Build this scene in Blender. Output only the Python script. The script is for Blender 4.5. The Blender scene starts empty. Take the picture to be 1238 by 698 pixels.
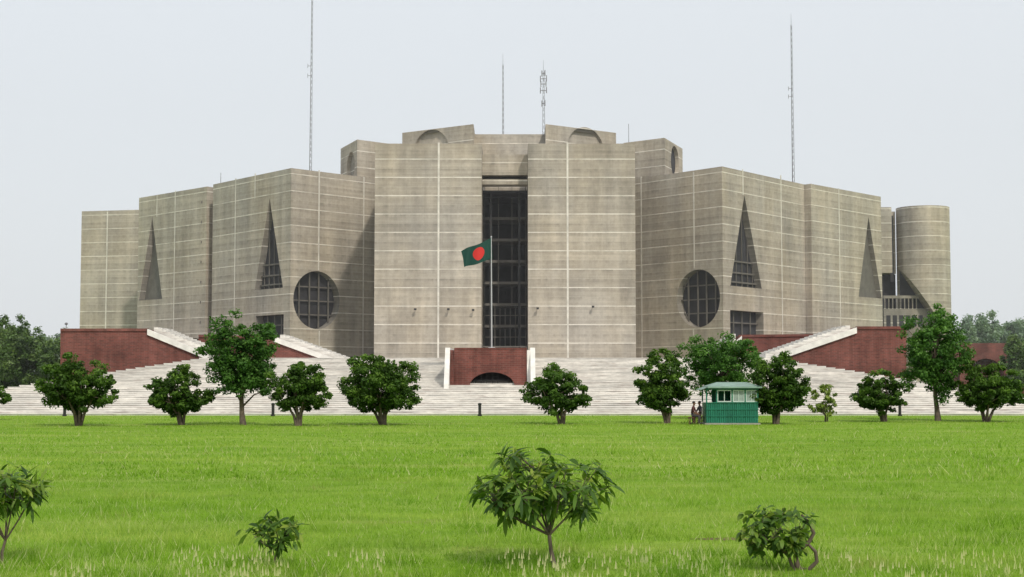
import bpy, math, random
import numpy as np
from mathutils import Vector, Matrix
from mathutils.geometry import tessellate_polygon
random.seed(7); rng=np.random.default_rng(7)
sc=bpy.context.scene
sc.view_settings.view_transform='Standard'; sc.view_settings.look='None'; sc.view_settings.exposure=0

# ---------------------------------------------------------------- survey helpers (metres, eye 2.5 m above lawn)
FP=1800.0; EYE=2.5; PITCH=math.atan(113/1800)
CP,SP=math.cos(PITCH),math.sin(PITCH)
def ray(px,py):
    u=px-619; v=349-py
    return Vector((u,FP*CP-v*SP,FP*SP+v*CP))
def at(px,py,Y):
    d=ray(px,py); t=Y/d.y
    return Vector((d.x*t,Y,EYE+d.z*t))
def gnd(px,py,z=0.0):
    d=ray(px,py); t=(z-EYE)/d.z
    return Vector((d.x*t,d.y*t,z))
def onwall(px,py,A,B):
    d=ray(px,py); ex,ey=B[0]-A[0],B[1]-A[1]
    det=d.x*(-ey)-d.y*(-ex)
    t=(A[0]*(-ey)-A[1]*(-ex))/det
    s=(d.x*A[1]-d.y*A[0])/det
    L=math.hypot(ex,ey)
    return (s*L, EYE+d.z*t)
def X(px,Y): return at(px,440,Y).x

# ---------------------------------------------------------------- materials
def newmat(name):
    m=bpy.data.materials.new(name); m.use_nodes=True
    nt=m.node_tree; nt.nodes.clear()
    out=nt.nodes.new('ShaderNodeOutputMaterial')
    return m,nt,out
class N:
    def __init__(s,nt): s.nt=nt
    def n(s,t,**k):
        x=s.nt.nodes.new(t)
        for a,b in k.items(): setattr(x,a,b)
        return x
    def l(s,a,b): s.nt.links.new(a,b)
    def math(s,op,a,b=None,c=None):
        x=s.n('ShaderNodeMath',operation=op)
        for i,v in enumerate((a,b,c)):
            if v is None: continue
            if isinstance(v,(int,float)): x.inputs[i].default_value=v
            else: s.l(v,x.inputs[i])
        return x.outputs[0]
    def mapr(s,v,a,b,c,d):
        x=s.n('ShaderNodeMapRange'); s.l(v,x.inputs[0])
        for i,k in enumerate((a,b,c,d)): x.inputs[1+i].default_value=k
        return x.outputs[0]
    def pos(s): return s.n('ShaderNodeNewGeometry').outputs['Position']
    def scale(s,v,sx,sy,sz):
        x=s.n('ShaderNodeVectorMath',operation='MULTIPLY'); s.l(v,x.inputs[0]); x.inputs[1].default_value=(sx,sy,sz)
        return x.outputs[0]
    def noise(s,v,sc=1,det=4,rough=.55):
        x=s.n('ShaderNodeTexNoise'); s.l(v,x.inputs['Vector'])
        x.inputs['Scale'].default_value=sc; x.inputs['Detail'].default_value=det; x.inputs['Roughness'].default_value=rough
        return x.outputs[0]
    def mix(s,f,a,b,bt='MIX'):
        x=s.n('ShaderNodeMix',data_type='RGBA',blend_type=bt)
        if isinstance(f,(int,float)): x.inputs[0].default_value=f
        else: s.l(f,x.inputs[0])
        for i,v in ((6,a),(7,b)):
            if isinstance(v,tuple): x.inputs[i].default_value=(*v[:3],1)
            else: s.l(v,x.inputs[i])
        return x.outputs[2]
    def gray(s,v):
        x=s.n('ShaderNodeCombineColor'); 
        for i in range(3): s.l(v,x.inputs[i])
        return x.outputs[0]
    def bsdf(s,out,col,rough=.8,bump=None,bs=.3,bd=.05,spec=.3,metal=0):
        p=s.n('ShaderNodeBsdfPrincipled')
        if isinstance(col,tuple): p.inputs['Base Color'].default_value=(*col[:3],1)
        else: s.l(col,p.inputs['Base Color'])
        p.inputs['Roughness'].default_value=rough; p.inputs['Specular IOR Level'].default_value=spec
        p.inputs['Metallic'].default_value=metal
        if bump is not None:
            b=s.n('ShaderNodeBump'); b.inputs['Strength'].default_value=bs; b.inputs['Distance'].default_value=bd
            s.l(bump,b.inputs['Height']); s.l(b.outputs[0],p.inputs['Normal'])
        s.l(p.outputs[0],out.inputs[0]); return p
def plain(name,col,rough=.7,var=.15,sc=2.0,spec=.3,metal=0):
    m,nt,out=newmat(name); g=N(nt)
    nz=g.noise(g.pos(),sc,5)
    f=g.mapr(nz,.3,.7,1-var,1+var)
    c=g.mix(1.0,tuple(col),g.gray(f),'MULTIPLY')
    g.bsdf(out,c,rough,spec=spec,metal=metal); return m

def concrete_mat(name,base=(.425,.370,.292),bands=True,mul=1.0):
    m,nt,out=newmat(name); g=N(nt)
    p=g.pos(); sep=g.n('ShaderNodeSeparateXYZ'); g.l(p,sep.inputs[0]); x,y,z=sep.outputs
    zz=g.math('ADD',z,0.35)
    lift=g.math('DIVIDE',zz,1.525)
    fr=g.math('FRACT',lift)
    fl=g.math('FLOOR',lift)
    cb=g.n('ShaderNodeCombineXYZ')
    # ragged bay edges: casting bays vary in width along the wall
    bx=g.math('ADD',g.math('DIVIDE',x,6.3),g.math('MULTIPLY',g.math('FLOOR',g.math('DIVIDE',fl,3)),.37))
    g.l(g.math('FLOOR',bx),cb.inputs[0]); g.l(g.math('FLOOR',g.math('DIVIDE',y,8.1)),cb.inputs[1]); g.l(g.math('FLOOR',g.math('DIVIDE',fl,2)),cb.inputs[2])
    wn=g.n('ShaderNodeTexWhiteNoise',noise_dimensions='3D'); g.l(cb.outputs[0],wn.inputs[0])
    wn2=g.n('ShaderNodeTexWhiteNoise',noise_dimensions='1D'); g.l(fl,wn2.inputs['W'])
    t1=g.mapr(wn.outputs[0],0,1,.965,1.035)
    t2=g.mapr(wn2.outputs[0],0,1,.93,1.07)
    boards=g.mapr(g.noise(g.scale(p,.07,.07,2.6),1,3),.3,.7,.89,1.11)
    streak=g.mapr(g.noise(g.scale(p,.55,.55,.035),1,4,.6),.36,.66,.82,1.07)
    stain=g.mapr(g.noise(g.scale(p,.16,.16,.05),1,6,.62),.52,.70,1.0,.74)
    blot=g.mapr(g.noise(p,.09,6,.65),.3,.7,.85,1.15)
    fine=g.mapr(g.noise(p,1.7,6,.75),.3,.7,.88,1.12)
    f=g.math('MULTIPLY',g.math('MULTIPLY',t1,t2),g.math('MULTIPLY',boards,streak))
    f=g.math('MULTIPLY',f,g.math('MULTIPLY',blot,fine))
    f=g.math('MULTIPLY',f,g.math('MULTIPLY',stain,mul))
    if bands:
        sn=g.mapr(g.noise(g.scale(p,1.1,1.1,.35),1,4),.42,.66,0,1)
        under=g.math('MULTIPLY',g.mapr(fr,.55,1.0,0,.30),sn)
        f=g.math('MULTIPLY',f,g.math('SUBTRACT',1,under))
    hue=g.noise(g.scale(p,1,1,.5),.11,4)
    base2=(base[0]*.90,base[1]*.95,base[2]*1.05)
    bc=g.mix(g.mapr(hue,.35,.65,0,1),base,base2)
    col=g.mix(1.0,bc,g.gray(f),'MULTIPLY')
    if bands:
        par=g.math('FRACT',g.math('MULTIPLY',fl,.5))
        strong=g.math('LESS_THAN',par,.25)
        w=g.math('ADD',g.math('MULTIPLY',strong,.06),.045)
        band=g.math('LESS_THAN',fr,w)
        amt=g.math('ADD',g.math('MULTIPLY',strong,.66),.10)
        brk=g.mapr(g.noise(g.scale(p,.30,.30,.9),1,4,.7),.34,.58,.30,1)
        bf=g.math('MULTIPLY',g.math('MULTIPLY',band,amt),brk)
        col=g.mix(bf,col,(.80,.76,.68))
    g.bsdf(out,col,.85,bump=g.noise(g.scale(p,1,1,3),3,4),bs=.25,bd=.04,spec=.2)
    return m
M_conc=concrete_mat('banded_concrete')
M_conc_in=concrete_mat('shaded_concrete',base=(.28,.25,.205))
M_roof=plain('roof_concrete',(.30,.28,.25))
M_marble=plain('marble_strip',(.60,.57,.51),.6,.2,.8)
M_dark=plain('interior_dark',(.035,.035,.04),.8,.3,.4)
M_mull=plain('window_mullion',(.13,.12,.105),.6,.2,1)
M_mulld=plain('dark_mullion',(.15,.14,.125),.6,.2,1)
M_metal=plain('mast_steel',(.18,.18,.19),.5,.1,3,metal=.2)
M_black=plain('black_paint',(.025,.025,.027),.5,.2,3)

def brick_mat():
    m,nt,out=newmat('red_brick'); g=N(nt); p=g.pos()
    sep=g.n('ShaderNodeSeparateXYZ'); g.l(p,sep.inputs[0])
    cb=g.n('ShaderNodeCombineXYZ'); g.l(g.math('ADD',sep.outputs[0],sep.outputs[1]),cb.inputs[0]); g.l(sep.outputs[2],cb.inputs[1])
    bt=g.n('ShaderNodeTexBrick'); g.l(cb.outputs[0],bt.inputs['Vector'])
    bt.inputs['Scale'].default_value=1.0; bt.inputs['Brick Width'].default_value=.5; bt.inputs['Row Height'].default_value=.16; bt.inputs['Mortar Size'].default_value=.012
    bt.inputs['Color1'].default_value=(.185,.062,.050,1); bt.inputs['Color2'].default_value=(.125,.048,.040,1); bt.inputs['Mortar'].default_value=(.17,.105,.09,1)
    f=g.math('MULTIPLY',g.mapr(g.noise(p,.35,6,.65),.3,.7,.66,1.27),g.mapr(g.noise(g.scale(p,1.5,1.5,.15),1,4),.3,.7,.76,1.17))
    g.bsdf(out,g.mix(1.0,bt.outputs[0],g.gray(f),'MULTIPLY'),.9,bump=bt.outputs[1],bs=.3,bd=.01,spec=.15); return m
M_brick=brick_mat()
def stair_mat():
    m,nt,out=newmat('stair_stone'); g=N(nt); p=g.pos()
    a=g.mapr(g.noise(g.scale(p,.28,1.2,5),1,5,.7),.34,.62,.66,1.1)
    b=g.mapr(g.noise(g.scale(p,1.8,2.5,2.5),1,3,.6),.3,.7,.88,1.1)
    c=g.mapr(g.noise(g.scale(p,.05,.1,.3),1,4),.3,.7,.9,1.08)
    f=g.math('MULTIPLY',g.math('MULTIPLY',a,b),c)
    col=g.mix(1.0,(.70,.675,.63),g.gray(f),'MULTIPLY')
    dash=g.mapr(g.noise(g.scale(p,.5,.9,7),1.3,2,.5),.60,.64,0,.35)
    col=g.mix(dash,col,(.30,.22,.19))
    g.bsdf(out,col,.75,spec=.2); return m
M_stair=stair_mat()
M_white=plain('white_parapet',(.70,.68,.64),.7,.16,1.2)
M_dirt=plain('bare_soil',(.15,.115,.06),.95,.35,5,spec=.05)

def ground_mat():
    m,nt,out=newmat('lawn'); g=N(nt); p=g.pos()
    n1=g.noise(p,.06,5,.6); n2=g.noise(p,.9,5,.65); n3=g.noise(p,9,4,.7)
    c=g.mix(g.mapr(n1,.35,.65,0,1),(.19,.34,.022),(.27,.42,.040))
    c=g.mix(g.mapr(n2,.4,.72,0,.6),c,(.12,.24,.018))
    c=g.mix(g.mapr(g.noise(g.scale(p,.10,.35,1),1,5,.65),.50,.66,0,.65),c,(.36,.45,.10))
    c=g.mix(g.mapr(n3,.35,.7,0,.45),c,(.09,.16,.016))
    c=g.mix(g.mapr(g.noise(g.scale(p,.25,.25,1),1.0,3,.6),.66,.72,0,.6),c,(.24,.20,.09))
    g.bsdf(out,c,.9,bump=g.noise(p,6,5,.7),bs=.9,bd=.12,spec=.1); return m
M_ground=ground_mat()

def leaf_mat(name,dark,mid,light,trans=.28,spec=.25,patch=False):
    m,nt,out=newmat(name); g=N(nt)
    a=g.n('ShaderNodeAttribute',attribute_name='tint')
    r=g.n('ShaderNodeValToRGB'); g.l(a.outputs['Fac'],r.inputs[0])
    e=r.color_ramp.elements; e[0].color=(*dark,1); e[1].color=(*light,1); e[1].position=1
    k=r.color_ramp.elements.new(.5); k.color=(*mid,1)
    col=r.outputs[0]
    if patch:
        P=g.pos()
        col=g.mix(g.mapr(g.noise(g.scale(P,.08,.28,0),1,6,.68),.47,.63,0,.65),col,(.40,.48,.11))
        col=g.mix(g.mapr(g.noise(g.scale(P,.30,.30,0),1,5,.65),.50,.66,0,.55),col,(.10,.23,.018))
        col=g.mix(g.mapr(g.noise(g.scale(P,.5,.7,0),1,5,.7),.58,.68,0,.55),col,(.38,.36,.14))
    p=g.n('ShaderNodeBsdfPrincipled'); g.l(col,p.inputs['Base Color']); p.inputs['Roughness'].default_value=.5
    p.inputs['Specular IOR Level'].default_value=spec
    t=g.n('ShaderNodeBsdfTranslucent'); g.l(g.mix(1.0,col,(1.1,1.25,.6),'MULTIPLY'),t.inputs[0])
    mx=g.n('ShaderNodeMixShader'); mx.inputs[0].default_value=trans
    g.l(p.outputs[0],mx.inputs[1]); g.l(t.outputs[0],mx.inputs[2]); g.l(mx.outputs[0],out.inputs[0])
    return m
M_leaf=leaf_mat('tree_foliage',(.022,.050,.009),(.060,.125,.018),(.14,.24,.034),trans=.33,spec=.15)
M_leaf2=leaf_mat('tall_tree_foliage',(.026,.070,.016),(.070,.165,.030),(.15,.29,.06),trans=.33,spec=.15)
M_leafy=leaf_mat('young_foliage',(.10,.15,.025),(.19,.26,.045),(.28,.35,.08))
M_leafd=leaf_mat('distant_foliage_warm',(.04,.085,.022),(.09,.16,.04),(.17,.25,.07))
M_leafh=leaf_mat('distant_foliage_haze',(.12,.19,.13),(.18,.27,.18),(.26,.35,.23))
M_mango=leaf_mat('mango_leaves',(.03,.075,.012),(.10,.19,.024),(.27,.35,.05),trans=.38,spec=.3)
M_grass=leaf_mat('grass_blades',(.12,.24,.015),(.225,.385,.030),(.54,.53,.30),trans=.35,spec=.1,patch=True)
M_bark=plain('bark',(.12,.095,.072),.9,.3,6)

# ---------------------------------------------------------------- mesh helpers
class MB:
    def __init__(s): s.v=[]; s.f=[]; s.m=[]
    def add(s,vs,fs,mi=0):
        o=len(s.v); s.v+= [tuple(v) for v in vs]
        for f in fs: s.f.append(tuple(i+o for i in f)); s.m.append(mi)
    def box(s,x0,x1,y0,y1,z0,z1,mi=0):
        s.add([(x0,y0,z0),(x1,y0,z0),(x1,y1,z0),(x0,y1,z0),(x0,y0,z1),(x1,y0,z1),(x1,y1,z1),(x0,y1,z1)],
              [(0,3,2,1),(4,5,6,7),(0,1,5,4),(1,2,6,5),(2,3,7,6),(3,0,4,7)],mi)
    def prism(s,pts,d,mi=0):
        n=len(pts); d=Vector(d); a=[Vector(p) for p in pts]; b=[p+d for p in a]
        fs=[tuple(range(n)),tuple(range(2*n-1,n-1,-1))]
        for i in range(n): j=(i+1)%n; fs.append((j,i,i+n,j+n))
        s.add(a+b,fs,mi)
    def tube(s,pts,rad,n=6,mi=0):
        pts=[Vector(p) for p in pts]; ring=[]
        for i,p in enumerate(pts):
            t=(pts[min(i+1,len(pts)-1)]-pts[max(i-1,0)])
            t=t.normalized() if t.length>1e-9 else Vector((0,0,1))
            u=t.cross(Vector((0,1,0.13))).normalized(); w=t.cross(u)
            ring.append([p+(u*math.cos(2*math.pi*k/n)+w*math.sin(2*math.pi*k/n))*rad[i] for k in range(n)])
        vs=[q for r in ring for q in r]; fs=[]
        for i in range(len(pts)-1):
            for k in range(n):
                fs.append((i*n+k,i*n+(k+1)%n,(i+1)*n+(k+1)%n,(i+1)*n+k))
        s.add(vs,fs,mi)
    def obj(s,name,mats,parent=None,smooth=False):
        me=bpy.data.meshes.new(name); me.from_pydata(s.v,[],s.f)
        for m in mats: me.materials.append(m)
        me.polygons.foreach_set('material_index',s.m)
        if smooth: me.polygons.foreach_set('use_smooth',[True]*len(s.f))
        me.update(); o=bpy.data.objects.new(name,me); sc.collection.objects.link(o)
        if parent: o.parent=parent
        return o
def empty(name,loc=(0,0,0)):
    e=bpy.data.objects.new(name,None); sc.collection.objects.link(e); return e
def fast(name,V,k,mats,tint=None,mi=None,parent=None,faces=None):
    V=np.asarray(V,dtype=np.float32).reshape(-1,3)
    if faces is None: faces=np.arange(len(V),dtype=np.int32)
    faces=np.asarray(faces,dtype=np.int32).ravel(); nf=len(faces)//k
    me=bpy.data.meshes.new(name); me.vertices.add(len(V)); me.vertices.foreach_set('co',V.ravel())
    me.loops.add(nf*k); me.loops.foreach_set('vertex_index',faces)
    me.polygons.add(nf); me.polygons.foreach_set('loop_start',np.arange(0,nf*k,k,dtype=np.int32))
    for m in mats: me.materials.append(m)
    if mi is not None: me.polygons.foreach_set('material_index',np.asarray(mi,dtype=np.int32))
    if tint is not None:
        a=me.attributes.new('tint','FLOAT','FACE'); a.data.foreach_set('value',np.asarray(tint,dtype=np.float32))
    me.update(calc_edges=True); me.validate()
    o=bpy.data.objects.new(name,me); sc.collection.objects.link(o)
    if parent: o.parent=parent
    return o

# ---------------------------------------------------------------- camera, light, sky
cam=bpy.data.cameras.new('camera'); co=bpy.data.objects.new('camera',cam); sc.collection.objects.link(co)
co.location=(0,0,EYE); co.rotation_euler=(math.pi/2+PITCH,0,0)
cam.sensor_width=36; cam.lens=FP/1238*36; cam.clip_end=6000; cam.clip_start=.1; sc.camera=co
AZ=math.radians(22); EL=math.radians(42)
S=Vector((math.sin(AZ)*math.cos(EL),-math.cos(AZ)*math.cos(EL),math.sin(EL)))
sl=bpy.data.lights.new('sun','SUN'); sl.energy=2.3; sl.angle=math.radians(2.5); sl.color=(1,.93,.82)
so=bpy.data.objects.new('sun',sl); sc.collection.objects.link(so); so.rotation_euler=S.to_track_quat('Z','Y').to_euler(); so.location=(60,-80,90)
w=bpy.data.worlds.new('World'); sc.world=w; w.use_nodes=True
g=N(w.node_tree); bg=w.node_tree.nodes['Background']
sky=g.n('ShaderNodeTexSky',sky_type='NISHITA'); sky.sun_disc=False; sky.sun_elevation=EL; sky.sun_rotation=math.pi-AZ
sky.air_density=1.0; sky.dust_density=5.0; sky.ozone_density=1.0; sky.altitude=0
hz=g.mix(.80,sky.outputs[0],(9.5,9.95,10.3))
g.l(hz,bg.inputs[0]); bg.inputs[1].default_value=.1

# thin humid haze standing over the plaza and beyond
m,nt,out=newmat('haze_air'); vs_=nt.nodes.new('ShaderNodeVolumeScatter'); vs_.inputs['Density'].default_value=.00036; vs_.inputs['Color'].default_value=(.98,.99,1,1); vs_.inputs['Anisotropy'].default_value=.1
nt.links.new(vs_.outputs[0],out.inputs['Volume'])
mb=MB(); mb.box(-900,900,118,820,-1,160); hz_o=mb.obj('haze',[m])

# ---------------------------------------------------------------- ground
mb=MB(); mb.add([(-3000,-300,0),(3000,-300,0),(3000,5000,0),(-3000,5000,0)],[(0,1,2,3)])
mb.obj('ground',[M_ground])
patches=[(gnd(872,652),.45,.22)]
mb=MB()
for c,ra,rb in patches:
    n=26; mb.add([(c.x+ra*math.cos(6.283*k/n)*(1+.25*math.sin(k*1.9)+.15*math.sin(k*4.1)),c.y+rb*math.sin(6.283*k/n)*(1+.2*math.cos(k*2.3)),.004) for k in range(n)],[tuple(range(n))],0)
mb.obj('soil_patch',[M_dirt])

# ---------------------------------------------------------------- parliament building
B=empty('parliament_building')
def frame(A,Bp):
    A=Vector((A[0],A[1],0)); Bp=Vector((Bp[0],Bp[1],0)); e=(Bp-A).normalized()
    return A,e
def panel(mb,A,Bp,z0,z1,inn,holes=(),mi=0,rmi=0,back=None):
    a,e=frame(A,Bp); L=(Vector((Bp[0],Bp[1],0))-a).length
    loops=[[Vector((0,z0,0)),Vector((L,z0,0)),Vector((L,z1,0)),Vector((0,z1,0))]]
    for h in holes: loops.append([Vector((s,z,0)) for s,z in h['pts']])
    flat=[p for l in loops for p in l]
    tr=tessellate_polygon(loops)
    P=lambda s,z,d=0: a+e*s+Vector((0,0,z))+inn*d
    mb.add([P(p.x,p.y) for p in flat],[tuple(t) for t in tr],mi)
    for h in holes:
        d=h.get('depth',2.0); pts=h['pts']; n=len(pts)
        vs=[P(s,z) for s,z in pts]+[P(s,z,d) for s,z in pts]
        mb.add(vs,[(i,(i+1)%n,(i+1)%n+n,i+n) for i in range(n)],h.get('rmi',rmi))
        mb.add([P(s,z,d) for s,z in pts],[tuple(range(n))],h.get('bmi',2))
        def bar(sa,sb,za,zb,dd,th,m):
            mb.prism([P(sa,za,dd),P(sb,za,dd),P(sb,zb,dd),P(sa,zb,dd)],inn*th,m)
        for (kind,val,wd,dd) in h.get('bars',()):
            ints=[]
            for i in range(n):
                p,q=pts[i],pts[(i+1)%n]
                c=0 if kind=='v' else 1
                if (p[c]-val)*(q[c]-val)<0:
                    t=(val-p[c])/(q[c]-p[c]); ints.append(p[1-c]+t*(q[1-c]-p[1-c]))
            if len(ints)>=2:
                lo,hi=min(ints),max(ints)
                if kind=='v': bar(val-wd/2,val+wd/2,lo,hi,dd,.18,3)
                else: bar(lo,hi,val-wd/2,val+wd/2,dd,.25,3)
def block(name,pts,z0,z1,holes={},mats=None,roof=True):
    mb=MB(); c=Vector((sum(p[0] for p in pts)/len(pts),sum(p[1] for p in pts)/len(pts),0))
    n=len(pts)
    for i in range(n):
        A,Q=pts[i],pts[(i+1)%n]; a,e=frame(A,Q); inn=Vector((-e.y,e.x,0))
        if inn.dot(c-a)<0: inn=-inn
        panel(mb,A,Q,z0,z1,inn,holes.get(i,()))
    if roof:
        mb.add([(p[0],p[1],z1-.6) for p in pts],[tuple(range(n))],4)
        for i in range(n):
            A,Q=pts[i],pts[(i+1)%n]; ca=c.xy-Vector(A); cq=c.xy-Vector(Q)
            A2=Vector(A)+ca.normalized()*.6; Q2=Vector(Q)+cq.normalized()*.6
            mb.add([(A[0],A[1],z1),(Q[0],Q[1],z1),(Q2.x,Q2.y,z1),(A2.x,A2.y,z1)],[(0,1,2,3)],1)
            mb.add([(A2.x,A2.y,z1),(Q2.x,Q2.y,z1),(Q2.x,Q2.y,z1-.6),(A2.x,A2.y,z1-.6)],[(0,1,2,3)],1)
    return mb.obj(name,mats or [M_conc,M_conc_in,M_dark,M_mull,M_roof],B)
strips=MB()
def strip(A,Q,px,y0,y1,w=.26):
    s,zt=onwall(px,y0,A,Q); s2,zb=onwall(px,y1,A,Q)
    a,e=frame(A,Q); out=Vector((e.y,-e.x,0))
    if out.y>0: out=-out
    P=lambda s,z: a+e*s+Vector((0,0,z))+out*.03
    strips.prism([P(s-w/2,zb),P(s+w/2,zb),P(s+w/2,zt),P(s-w/2,zt)],-out*.12,0)
def tri(A,Q,apex,bl,br,depth=1.3,bars=True,bmi=2):
    pts=[onwall(*bl,A,Q),onwall(*br,A,Q),onwall(*apex,A,Q)]
    z0=min(pts[0][1],pts[1][1]); zt=pts[2][1]; h=zt-z0
    zb=(pts[0][1]+pts[1][1])/2; pts[0]=(pts[0][0],zb); pts[1]=(pts[1][0],zb)
    b=[('h',zb+h*k,.28,.9) for k in (.05,.15,.27)]
    sm=(pts[0][0]+pts[1][0])/2; w=pts[1][0]-pts[0][0]
    b+=[('v',sm+w*k,.12,.95) for k in (-.33,-.16,.02,.2,.36)]
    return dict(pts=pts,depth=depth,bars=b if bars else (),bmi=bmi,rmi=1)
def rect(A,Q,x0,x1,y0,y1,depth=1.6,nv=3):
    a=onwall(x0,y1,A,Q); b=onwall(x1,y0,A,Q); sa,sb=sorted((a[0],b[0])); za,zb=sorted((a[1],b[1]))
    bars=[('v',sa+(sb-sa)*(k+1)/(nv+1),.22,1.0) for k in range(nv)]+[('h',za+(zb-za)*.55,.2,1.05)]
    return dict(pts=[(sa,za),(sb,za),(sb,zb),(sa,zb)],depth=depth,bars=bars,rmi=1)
def circ(A,Q,cx,cy,top,depth=1.7,full=True,bmi=2):
    s,z=onwall(cx,cy,A,Q); _,zt=onwall(cx,top,A,Q); r=zt-z; n=56
    pts=[(s+r*math.cos(2*math.pi*k/n+.01),z+r*math.sin(2*math.pi*k/n+.01)) for k in range(n)]
    bars=[]
    if full:
        bars=[('v',s+r*k,.26,.9) for k in (-.62,-.18,.22,.64)]+[('h',z+r*k,.22,1.1) for k in (-.5,-.02,.46)]
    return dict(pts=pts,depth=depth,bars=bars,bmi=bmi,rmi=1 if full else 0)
ZB=3.0; H1=2.5+260*262/1800.
A1=(X(255,284),284.); C1=(X(350,262),262.); D1=(-24.2,277.)
hl=[tri(A1,C1,(326,240),(308,350),(342,349)),rect(A1,C1,309,343,380,409)]
hr=[circ(C1,D1,383,363,328)]
block('west_block',[A1,C1,D1,(-24.2,300.),(A1[0]+9,300.)],ZB,H1,{0:hl,1:hr})
for px,y0,y1 in ((285,216,434),(308.5,210,240)): strip(A1,C1,px,y0,434 if y1>400 else y1)
strip(C1,D1,386,206,327); strip(C1,D1,386,400,434); strip(C1,D1,440,214,434)
A2=(X(165,305),305.); C2=(X(247.5,287),287.)
block('west_outer_block',[A2,C2,(C2[0]+10,299.),(A2[0]+12,318.)],ZB,H1,{0:[tri(A2,C2,(184,262),(168,364),(196,361),bmi=3,bars=False)]})
strip(A2,C2,212,231,420); strip(A2,C2,190,236,262)
A3=(X(95.5,329),329.); C3=(X(168,326),326.)
block('west_end_block',[A3,C3,(C3[0],345.),(A3[0],345.)],0,H1,{})
strip(A3,C3,130,256,420)
D4=(22.4,277.); C4=(X(875,260),260.); A4=(X(975,284),284.)
hr=[tri(C4,A4,(900,236),(883,348),(921,347)),rect(C4,A4,883,923,378,407)]
hl=[circ(D4,C4,844,361,326)]
block('east_block',[D4,C4,A4,(A4[0]-9,300.),(22.4,300.)],ZB,H1,{0:hl,1:hr})
strip(D4,C4,838.5,208,325); strip(D4,C4,838.5,398,434); strip(D4,C4,775,214,434); strip(C4,A4,944,212,425); strip(C4,A4,898,205,236)
C5=(X(983,283),283.); A5=(X(1068,303),303.)
block('east_outer_block',[C5,A5,(A5[0]-10,314.),(C5[0]-10,294.)],ZB,H1,{0:[tri(C5,A5,(1050,262),(1038,359),(1066,361),bmi=3,bars=False,depth=1.0)]})
strip(C5,A5,1014,228,420)
mb=MB()
for P0,P1 in ((C2,A1),(A4,C5)):
    cx=(P0[0]+P1[0])/2; cy=(P0[1]+P1[1])/2
    mb.box(cx-3.5,cx+3.5,cy+4.5,cy+6,ZB,H1-1.2,0)
    for k in range(9): mb.box(cx-2.2,cx+2.2,cy+2.6,cy+4.5,6+k*3.9,6.5+k*3.9,1)
    mb.box(cx-1.2,cx+1.2,cy+3.4,cy+4.5,H1-3.0,H1-1.3,2)
mb.box(A2[0]-7,A2[0]+5,330,332,0,H1-2,0)
mb.obj('recess_wall',[M_dark,M_mull,M_conc_in],B)
mb=MB(); mb.box(-60,52,300.5,345,0,36,0); mb.box(-24.,22.2,280.5,300,0,40,0); mb.obj('core_block',[M_conc],B)
D0=245.; HC=2.5+290*D0/1800.
xl0,xl1,xr0,xr1=X(452,D0),X(582,D0),X(638.5,D0),X(769,D0)
block('entrance_leaf_left',[(xl0,D0),(xl1,D0),(xl1,280.),(xl0,280.)],ZB,HC,{})
block('entrance_leaf_right',[(xr0,D0),(xr1,D0),(xr1,280.),(xr0,280.)],ZB,HC,{})
strip((xl0,D0),(xl1,D0),530.5,172.5,434,.30); strip((xr0,D0),(xr1,D0),686,172.5,434,.30)
mb=MB(); e=.02
zt=2.5+(462-224)/1800*251
mb.box(xl1+e,xr0-e,249,252.2,zt,HC-5.4,0)
mb.box(xl1+e,xr0-e,251.6,252.6,HC-5.4,HC-4.7,1)
mb.box(xl1+e,xr0-e,249,252.2,HC-4.7,HC-1.2,0)
mb.box(xl1+e,xr0-e,252.3,279,zt-1,zt-.6,1)
mb.box(xl1+e,xr0-e,266,267,ZB,zt-1,1)
for k in range(8):
    z=8.2+k*3.75
    mb.box(xl1+e,xr0-e,258,266,z,z+.45,2 if k<7 else 1)
    for j in range(9 if k<2 else 4):
        nn=8 if k<2 else 3
        xx=xl1+.3+j*(xr0-xl1-.6)/nn
        mb.box(xx-.05,xx+.05,257.6,257.9,z+.45,z+3.75,2)
    if k<2: mb.box(xl1+e,xr0-e,257.65,257.85,z+2.0,z+2.12,2)
mb.box(xl1+1.2,xl1+1.6,254,255,ZB,zt-1,3); mb.box(xr0-1.6,xr0-1.2,254,255,ZB,zt-1,3)
mb.box(xl1+e,xr0-e,246.2,246.5,6.0,6.9,4)
for j in range(16):
    xx=xl1+.2+j*(xr0-xl1-.4)/15; mb.box(xx-.035,xx+.035,246.0,246.15,6.0,8.3,4)
mb.box(xl1+e,xr0-e,245.95,246.1,8.3,8.42,4)
mb.obj('entrance_slot',[M_conc,M_dark,M_mulld,M_black,M_mull],B)
HD=2.5+314*281/1800.
def dp(px,Y): return (X(px,Y),Y)
p0,p1=dp(485,291),dp(572,281)
block('roof_drum_left',[p0,p1,(p1[0],305.),(p0[0],305.)],36,HD,{0:[circ(p0,p1,521,184,157,.7,False,0)]})
p0b,p1b=dp(660,281),dp(746,291)
block('roof_drum_right',[p0b,p1b,(p1b[0],305.),(p0b[0],305.)],36,HD,{0:[circ(p0b,p1b,708,182,154,.7,False,0)]})
mb=MB(); mb.box(p1[0],p0b[0],285.5,304,36,HD-1.2,0); mb.box(p1[0],p0b[0],283.8,285.4,36,HD-3.4,0); mb.obj('roof_drum_middle',[M_conc],B)
HW=2.5+295*275/1800.
q0,q1,q2=dp(410,286),dp(430,275),dp(470,280)
block('roof_wing_left',[q0,q1,q2,(q2[0],299.),(q0[0]+3,299.)],36,HW,{0:[circ(q0,q1,424,202,184,.7,False,1)]})
r0,r1,r2=dp(755,279),dp(805,273),dp(827,286)
block('roof_wing_right',[r0,r1,r2,(r2[0]-3,299.),(r0[0],299.)],36,HW,{1:[circ(r1,r2,816,196,177,.7,False,2)]})
import bmesh
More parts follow.
